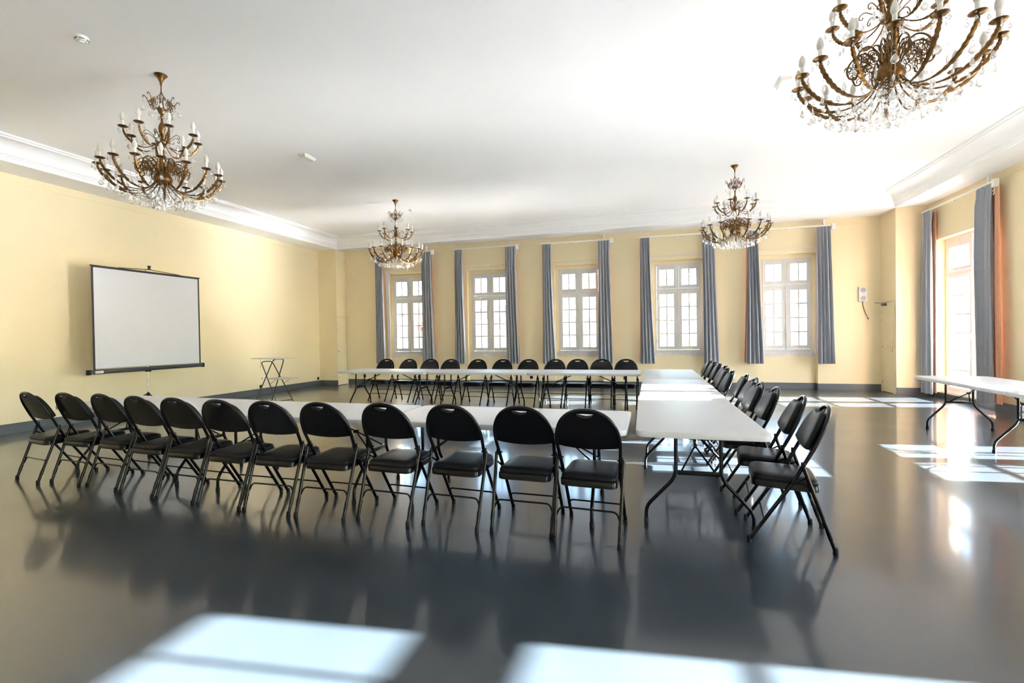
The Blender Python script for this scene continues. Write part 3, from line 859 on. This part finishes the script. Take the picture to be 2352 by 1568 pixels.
def smoke(x, y, label):
    e = empty('smoke_detector', T(x, y, CZ), label, 'smoke detector', 'ceiling smoke detectors')
    b = BM(); lathe(b, [(.045, -.045), (.05, -.04), (.055, -.028), (.058, -.014), (.058, 0)], 20); ob('cover', mesh('cover', b, 'plastic'), e)
    b = BM()
    for a in range(0, 360, 60):
        for z in (-.030, -.036):
            a0 = R(a + 6); a1 = R(a + 50); p = []
            for k in range(5):
                t = a0 + (a1 - a0) * k / 4; rr_ = .0555 if z > -.033 else .0535
                p.append((rr_ * math.cos(t), rr_ * math.sin(t), z))
            tube(b, p, .0022, 4)
    ob('vent_slot', mesh('vent_slot', b, 'darkslot'), e)
    b = BM(); lathe(b, [(0, -.055), (.018, -.052), (.022, -.044), (.022, -.04)], 12); ob('sensor_cap', mesh('sensor_cap', b, 'plastic'), e)


smoke(-5.31, 3.35, 'round white smoke detector on the ceiling nearest us, above left')
smoke(-5.33, 10.09, 'small white smoke detector on the ceiling behind the far left chandelier')


def elight(x, y, label):
    e = empty('emergency_light', T(x, y, CZ), label, 'emergency light', 'flat emergency lights on the ceiling')
    b = BM(); box(b, -.07, .07, -.14, .14, -.014, 0, bev=.004); ob('base_plate', mesh('base_plate', b, 'plastic', False), e)
    b = BM()
    vs2 = []
    for z, w_, l_ in ((-.014, .062, .13), (-.045, .05, .118)):
        vs2.append([b.verts.new((sx_ * w_, sy_ * l_, z)) for sx_, sy_ in ((1, 1), (-1, 1), (-1, -1), (1, -1))])
    for k in range(4): b.faces.new((vs2[0][k], vs2[0][(k + 1) % 4], vs2[1][(k + 1) % 4], vs2[1][k]))
    b.faces.new(vs2[1][::-1]); b.faces.new(vs2[0])
    ob('diffuser', mesh('diffuser', b, 'bulb', False), e)


elight(-5.36, 6.60, 'flat white emergency light on the ceiling between the two left chandeliers')
elight(1.56, 6.40, 'flat white emergency light on the ceiling beside the near right chandelier')


# ------------------------------------------------------------------ chandelier
def pendant_mesh(h, w_, name='crystal_pendant'):
    b = BM(); lathe(b, [(0, -h), (w_ * .55, -h * .90), (w_, -h * .66), (w_ * .82, -h * .40), (w_ * .35, -h * .12), (0, 0)], 8, flat=.5)
    return mesh(name, b, 'crystal', False)


PB, PM, PS, PL = pendant_mesh(.062, .0245), pendant_mesh(.047, .0185), pendant_mesh(.034, .012), pendant_mesh(.066, .014)


def chand():
    parts = []   # (name, mesh, mtx, kids, extra)
    def add(name, me, mtx=None, kids=None, extra=None): parts.append((name, me, mtx, kids, extra))
    b = BM(); lathe(b, [(.062, 0), (.066, -.004), (.060, -.012), (.044, -.03), (.030, -.05), (.018, -.075), (.012, -.09), (.010, -.12)], 18); add('canopy', mesh('canopy', b, 'brass'))
    b = BM(); tube(b, [(0, 0, -.115), (0, 0, -.21)], .006, 8); lathe(b, [(.006, -.215), (.016, -.205), (.006, -.195)], 10)
    add('rod', mesh('rod', b, 'brass'))
    b = BM()
    for k in range(5):
        a = 2 * PI * k / 5; ca, sa = math.cos(a), math.sin(a)
        tube(b, catmull([(.006 * ca, .006 * sa, -.215), (.035 * ca, .035 * sa, -.25), (.012 * ca, .012 * sa, -.30), (.025 * ca, .025 * sa, -.36), (.02 * ca, .02 * sa, -.38)], 4), .0035, 5)
    add('lyre', mesh('lyre', b, 'brass'))
    # central stem
    st = [(.02, -.37), (.042, -.375), (.045, -.385), (.038, -.40), (.040, -.41), (.030, -.43), (.012, -.45), (.016, -.47), (.010, -.48), (.012, -.53), (.03, -.57), (.036, -.605), (.028, -.635),
          (.014, -.66), (.02, -.675), (.012, -.69), (.018, -.71), (.04, -.735), (.055, -.755), (.052, -.775), (.03, -.79), (.014, -.82), (.016, -.88), (.030, -.93), (.038, -.965), (.03, -.99), (.022, -1.0),
          (.05, -1.03), (.06, -1.06), (.065, -1.11), (.085, -1.14), (.095, -1.17), (.085, -1.20), (.05, -1.23), (.02, -1.26), (.012, -1.28), (0, -1.30)]
    b = BM(); lathe(b, st, 18); add('stem', mesh('stem', b, 'brass'))
    # crown scrolls
    b = BM()
    for k in range(8):
        a = 2 * PI * k / 8; ca, sa = math.cos(a), math.sin(a)
        def q(r_, z, t=0): return (r_ * ca - t * sa, r_ * sa + t * ca, z)
        tube(b, catmull([q(.03, -.39), q(.08, -.40), q(.11, -.36), (q(.125, -.31)), q(.15, -.27), q(.165, -.275), q(.165, -.29)], 4), .0042, 5)
        for s in (1, -1):
            sp = [q(.10 + .026 * (1 - j / 14) * math.cos(j * .55), -.345 + .03 * (1 - j / 14) * math.sin(j * .55), s * .014) for j in range(12)]
            tube(b, sp, .0034, 4)
            sp = [q(.085 + .022 * (1 - j / 12) * math.cos(2 + j * .6), -.30 + .03 * (1 - j / 12) * math.sin(2 + j * .6), s * .016) for j in range(11)]
            tube(b, sp, .003, 4)
    add('crown', mesh('crown', b, 'brass'))
    # scroll arms above both tiers (filigree)
    for k in range(8):
        a = 2 * PI * (k + .5) / 8
        b = BM()
        tube(b, catmull([(.05, 0, -.745), (.09, 0, -.70), (.14, 0, -.665), (.17, 0, -.68), (.172, 0, -.705), (.155, 0, -.71), (.152, 0, -.695)], 4), .0036, 5)
        tube(b, catmull([(.03, 0, -.72), (.045, 0, -.66), (.06, 0, -.645), (.07, 0, -.66), (.062, 0, -.675)], 4), .0042, 5)
        add('scroll', mesh('scroll', b, 'brass') if k == 0 else parts[SC0][1], RZ(a)) if k else (parts.append(('scroll', mesh('scroll', b, 'brass'), RZ(a), None, None)))
        if k == 0: SC0 = len(parts) - 1
        if k: b.free()
    rs = random.Random(5)
    b = BM()
    tube(b, catmull([(.05, 0, -1.12), (.10, 0, -1.00), (.16, 0, -.965), (.22, 0, -1.0), (.25, 0, -1.06), (.235, 0, -1.12), (.20, 0, -1.13), (.19, 0, -1.10)], 4), .006, 6)
    tube(b, catmull([(.04, 0, -1.05), (.07, 0, -.97), (.11, 0, -.955), (.125, 0, -.98), (.11, 0, -1.0)], 4), .005, 5)
    for j in range(7):
        cx, cz, rr0 = .12 + .02 * j, -1.06 + .03 * math.sin(j * 2.1), .028 + .006 * math.sin(j)
        t0 = rs.uniform(0, 6)
        for s in (1, -1):
            tube(b, [(cx + rr0 * (1 - m_ / 13) * math.cos(t0 + m_ * .6), s * (.010 + .008 * (j % 3)), cz + rr0 * (1 - m_ / 13) * math.sin(t0 + m_ * .6)) for m_ in range(11)], .0032, 4)
    bs = mesh('basket_scroll', b, 'brass')
    for k in range(10): add('basket_scroll', bs, RZ(2 * PI * (k + .5) / 10))

    def arm_mesh(pts, r0_, leaf):
        b = BM(); P = catmull(pts, 10)
        def rad(t):
            if not leaf: return r0_
            return r0_ + (.0085 * (1 + .26 * math.sin(t * 105)) * max(0, math.sin(PI * min(1, max(0, (t - .38) / .62)))) ** .6)
        # subdivide for leaf ripple
        Q = []
        for a_, c_ in zip(P[:-1], P[1:]):
            Q += [a_, (a_ + c_) / 2]
        Q.append(P[-1])
        tube(b, Q, r0_, 6, rad=rad)
        return b
    pan = BM()
    prof_p = [(0, -.010), (.016, -.009), (.036, -.004), (.047, .004), (.045, .007), (.032, .001), (.014, .002), (.013, .012)]
    lathe(pan, prof_p, 18); panm = mesh('drip_pan', pan, 'brass')
    slb = BM(); lathe(slb, [(.014, .0), (.014, .058), (.012, .062)], 12); slm = mesh('candle_sleeve', slb, 'candle')
    bb = BM(); lathe(bb, [(.014, .058), (.021, .072), (.0235, .088), (.020, .112), (.011, .134), (.003, .146), (0, .147)], 12); bbm = mesh('bulb', bb, 'bulb')
    # lower arms
    lowp = [(.06, 0, -1.17), (.12, 0, -1.265), (.22, 0, -1.325), (.33, 0, -1.33), (.43, 0, -1.29), (.51, 0, -1.215), (.555, 0, -1.14), (.56, 0, -1.10)]
    la = mesh('candle_arm', arm_mesh(lowp, .0062, True), 'brass')
    upp = [(.045, 0, -.765), (.09, 0, -.815), (.16, 0, -.85), (.23, 0, -.845), (.295, 0, -.80), (.335, 0, -.74), (.345, 0, -.685)]
    ua = mesh('candle_arm', arm_mesh(upp, .0048, True), 'brass')
    beads = BM()
    pend = []

    def strand(x, y, z, n, me, sp=.021, br=.0062):
        for k in range(n):
            zc = z - .008 - sp * k
            rr_ = br * (1 if k % 2 == 0 else .62)
            lathe(beads, [(0, -rr_), (rr_, 0), (0, rr_)], 6, (x, y, zc))
        pend.append((me, T(x, y, z - .006 - sp * n) @ RZ(rs.uniform(0, PI))))
    NL = 16
    for k in range(NL):
        a = 2 * PI * k / NL; m_ = RZ(a); ca, sa = math.cos(a), math.sin(a)
        pz = (.56, 0, -1.095)
        kids = [('drip_pan', panm, T(*pz)), ('candle_sleeve', slm, T(pz[0], 0, pz[2] + .008)), ('bulb', bbm, T(pz[0], 0, pz[2] + .008))]
        add('candle_arm', la, m_, kids)
        for j in range(4):
            t = 2 * PI * j / 4 + .5; strand((.56 + .048 * math.cos(t)) * ca - .048 * math.sin(t) * sa, (.56 + .048 * math.cos(t)) * sa + .048 * math.sin(t) * ca, -1.098, 1, PS, .018)
        for r_, z, n, me in ((.535, -1.19, 3, PB), (.42, -1.305, 1, PM), (.28, -1.34, 2, PB if k % 2 else PL)):
            strand(r_ * ca, r_ * sa, z, n, me)
        a2 = a + PI / NL; strand(.20 * math.cos(a2), .20 * math.sin(a2), -1.26, 5, PM, .022)
        strand(.13 * math.cos(a2), .13 * math.sin(a2), -1.22, 8, PM, .022)
        strand(.27 * math.cos(a2), .27 * math.sin(a2), -1.33, 3, PM, .022); strand(.36 * math.cos(a2), .36 * math.sin(a2), -1.33, 2, PB if k % 2 == 0 else PM)
        strand(.47 * math.cos(a2), .47 * math.sin(a2), -1.22, 3, PL)
    NU = 8
    for k in range(NU):
        a = 2 * PI * k / NU + .2; m_ = RZ(a); ca, sa = math.cos(a), math.sin(a)
        pz = (.345, 0, -.68)
        kids = [('drip_pan', panm, T(*pz)), ('candle_sleeve', slm, T(pz[0], 0, pz[2] + .008)), ('bulb', bbm, T(pz[0], 0, pz[2] + .008))]
        add('candle_arm', ua, m_, kids)
        for j in range(4):
            t = 2 * PI * j / 4 + .5; strand((.345 + .048 * math.cos(t)) * ca - .048 * math.sin(t) * sa, (.345 + .048 * math.cos(t)) * sa + .048 * math.sin(t) * ca, -.683, 1, PS, .018)
        strand(.30 * ca, .30 * sa, -.80, 2, PB); strand(.17 * ca, .17 * sa, -.855, 1, PM)
        a2 = a + PI / NU; strand(.165 * math.cos(a2), .165 * math.sin(a2), -.72, 1, PB)
    for k in range(8):
        a = 2 * PI * k / 8; strand(.165 * math.cos(a), .165 * math.sin(a), -.285, 4, PB if k % 2 else PL)
        a2 = a + .3; strand(.10 * math.cos(a2), .10 * math.sin(a2), -.40, 1, PM)
    # central short strands
    for k in range(12):
        a2 = 2 * PI * k / 12; strand(.30 * math.cos(a2 + .1), .30 * math.sin(a2 + .1), -1.33, 3, PM, .020); strand(.17 * math.cos(a2), .17 * math.sin(a2), -1.26, 6, PS, .020)
    for k in range(6):
        a = 2 * PI * k / 6; strand(.05 * math.cos(a), .05 * math.sin(a), -1.24, 7, PM, .022)
    for me, mm in pend: add('crystal_pendant', me, mm)
    bsm = mesh('crystal_beads', beads, 'crystal', False)
    add('crystal_beads', bsm, None, None, {'kind': 'stuff', 'label': 'fine strings of crystal beads'})
    return parts


CHD = chand()
for x, y, rz, lb_ in ((-5.24, 4.08, .1, 'brass and crystal chandelier hanging at upper left, before the projection screen wall'),
                      (-5.30, 9.30, .35, 'brass and crystal chandelier hanging in front of the first window from the left'),
                      (1.48, 9.35, .22, 'brass and crystal chandelier hanging in front of the fourth and fifth windows'),
                      (1.66, 4.05, .05, 'large near brass and crystal chandelier cut off by the top right of the picture')):
    e = empty('chandelier', T(x, y, CZ) @ RZ(rz), lb_, 'chandelier', 'brass and crystal chandeliers')
    build(e, CHD)

# ------------------------------------------------------------------ outside
bm = BM(); box(bm, -150, 150, 14, 200, -6.2, -6.0); box(bm, 7, 150, -100, 14, -6.2, -6.0); struct('street_ground', bm, 'ground')


def house(x0, x1, y0, z1, m, label, cols_, rows_, roof=True):
    e = empty('house', T(0, 0), label, 'building', 'buildings across the street')
    b = BM(); box(b, x0, x1, y0, y0 + 9, -6, z1); ob('facade', mesh('facade', b, m, False), e)
    if roof:
        b = BM(); vv = [b.verts.new(p) for p in ((x0 - .3, y0 - .4, z1), (x1 + .3, y0 - .4, z1), (x1 + .3, y0 + 9, z1), (x0 - .3, y0 + 9, z1), (x0 - .3, y0 + 4.5, z1 + 1.8), (x1 + .3, y0 + 4.5, z1 + 1.8))]
        for f in ((0, 1, 5, 4), (2, 3, 4, 5), (0, 4, 3), (1, 2, 5), (0, 3, 2, 1)): b.faces.new([vv[i] for i in f])
        ob('roof', mesh('roof', b, 'tile', False), e)
    wm = BM(); box(wm, -.55, .55, -.04, .02, -.9, .9); wf = mesh('window', wm, 'facade2', False)
    pm = BM(); box(pm, -.45, .45, -.06, -.04, -.8, .8); pf = mesh('pane', pm, 'winfar', False)
    for i in range(cols_):
        for j in range(rows_):
            x = x0 + (x1 - x0) * (i + .5) / cols_; z = -4 + j * 3.0
            if z + 1 > z1: continue
            o = ob('window', wf, e, T(x, y0, z)); ob('pane', pf, o)
    b = BM()
    for k in range(int((x1 - x0) / .25)):
        xx = x0 + .25 * k; tube(b, [(xx, y0 - .6, -.2 + .3), (xx, y0 - .6, 1.1)], .015, 4)
    box(b, x0, x1, y0 - .63, y0 - .57, 1.1, 1.15); box(b, x0, x1, y0 - .65, y0, -.05, .1)
    ob('balcony_railing', mesh('balcony_railing', b, 'greymetal', False), e)


house(-28, -18, 34, 2.0, 'facade2', 'pale low house seen through the first window from the left', 5, 3)
house(-17, -9, 34, 2.2, 'facade', 'low house seen through the second window from the left', 4, 3)
house(-8.5, 0, 36, 4.6, 'facade2', 'pale house with tiled roof and balcony seen through the third window', 4, 3)
house(8, 17, 38, 3.2, 'facade', 'pale stucco house seen through the fifth window from the left', 4, 3)
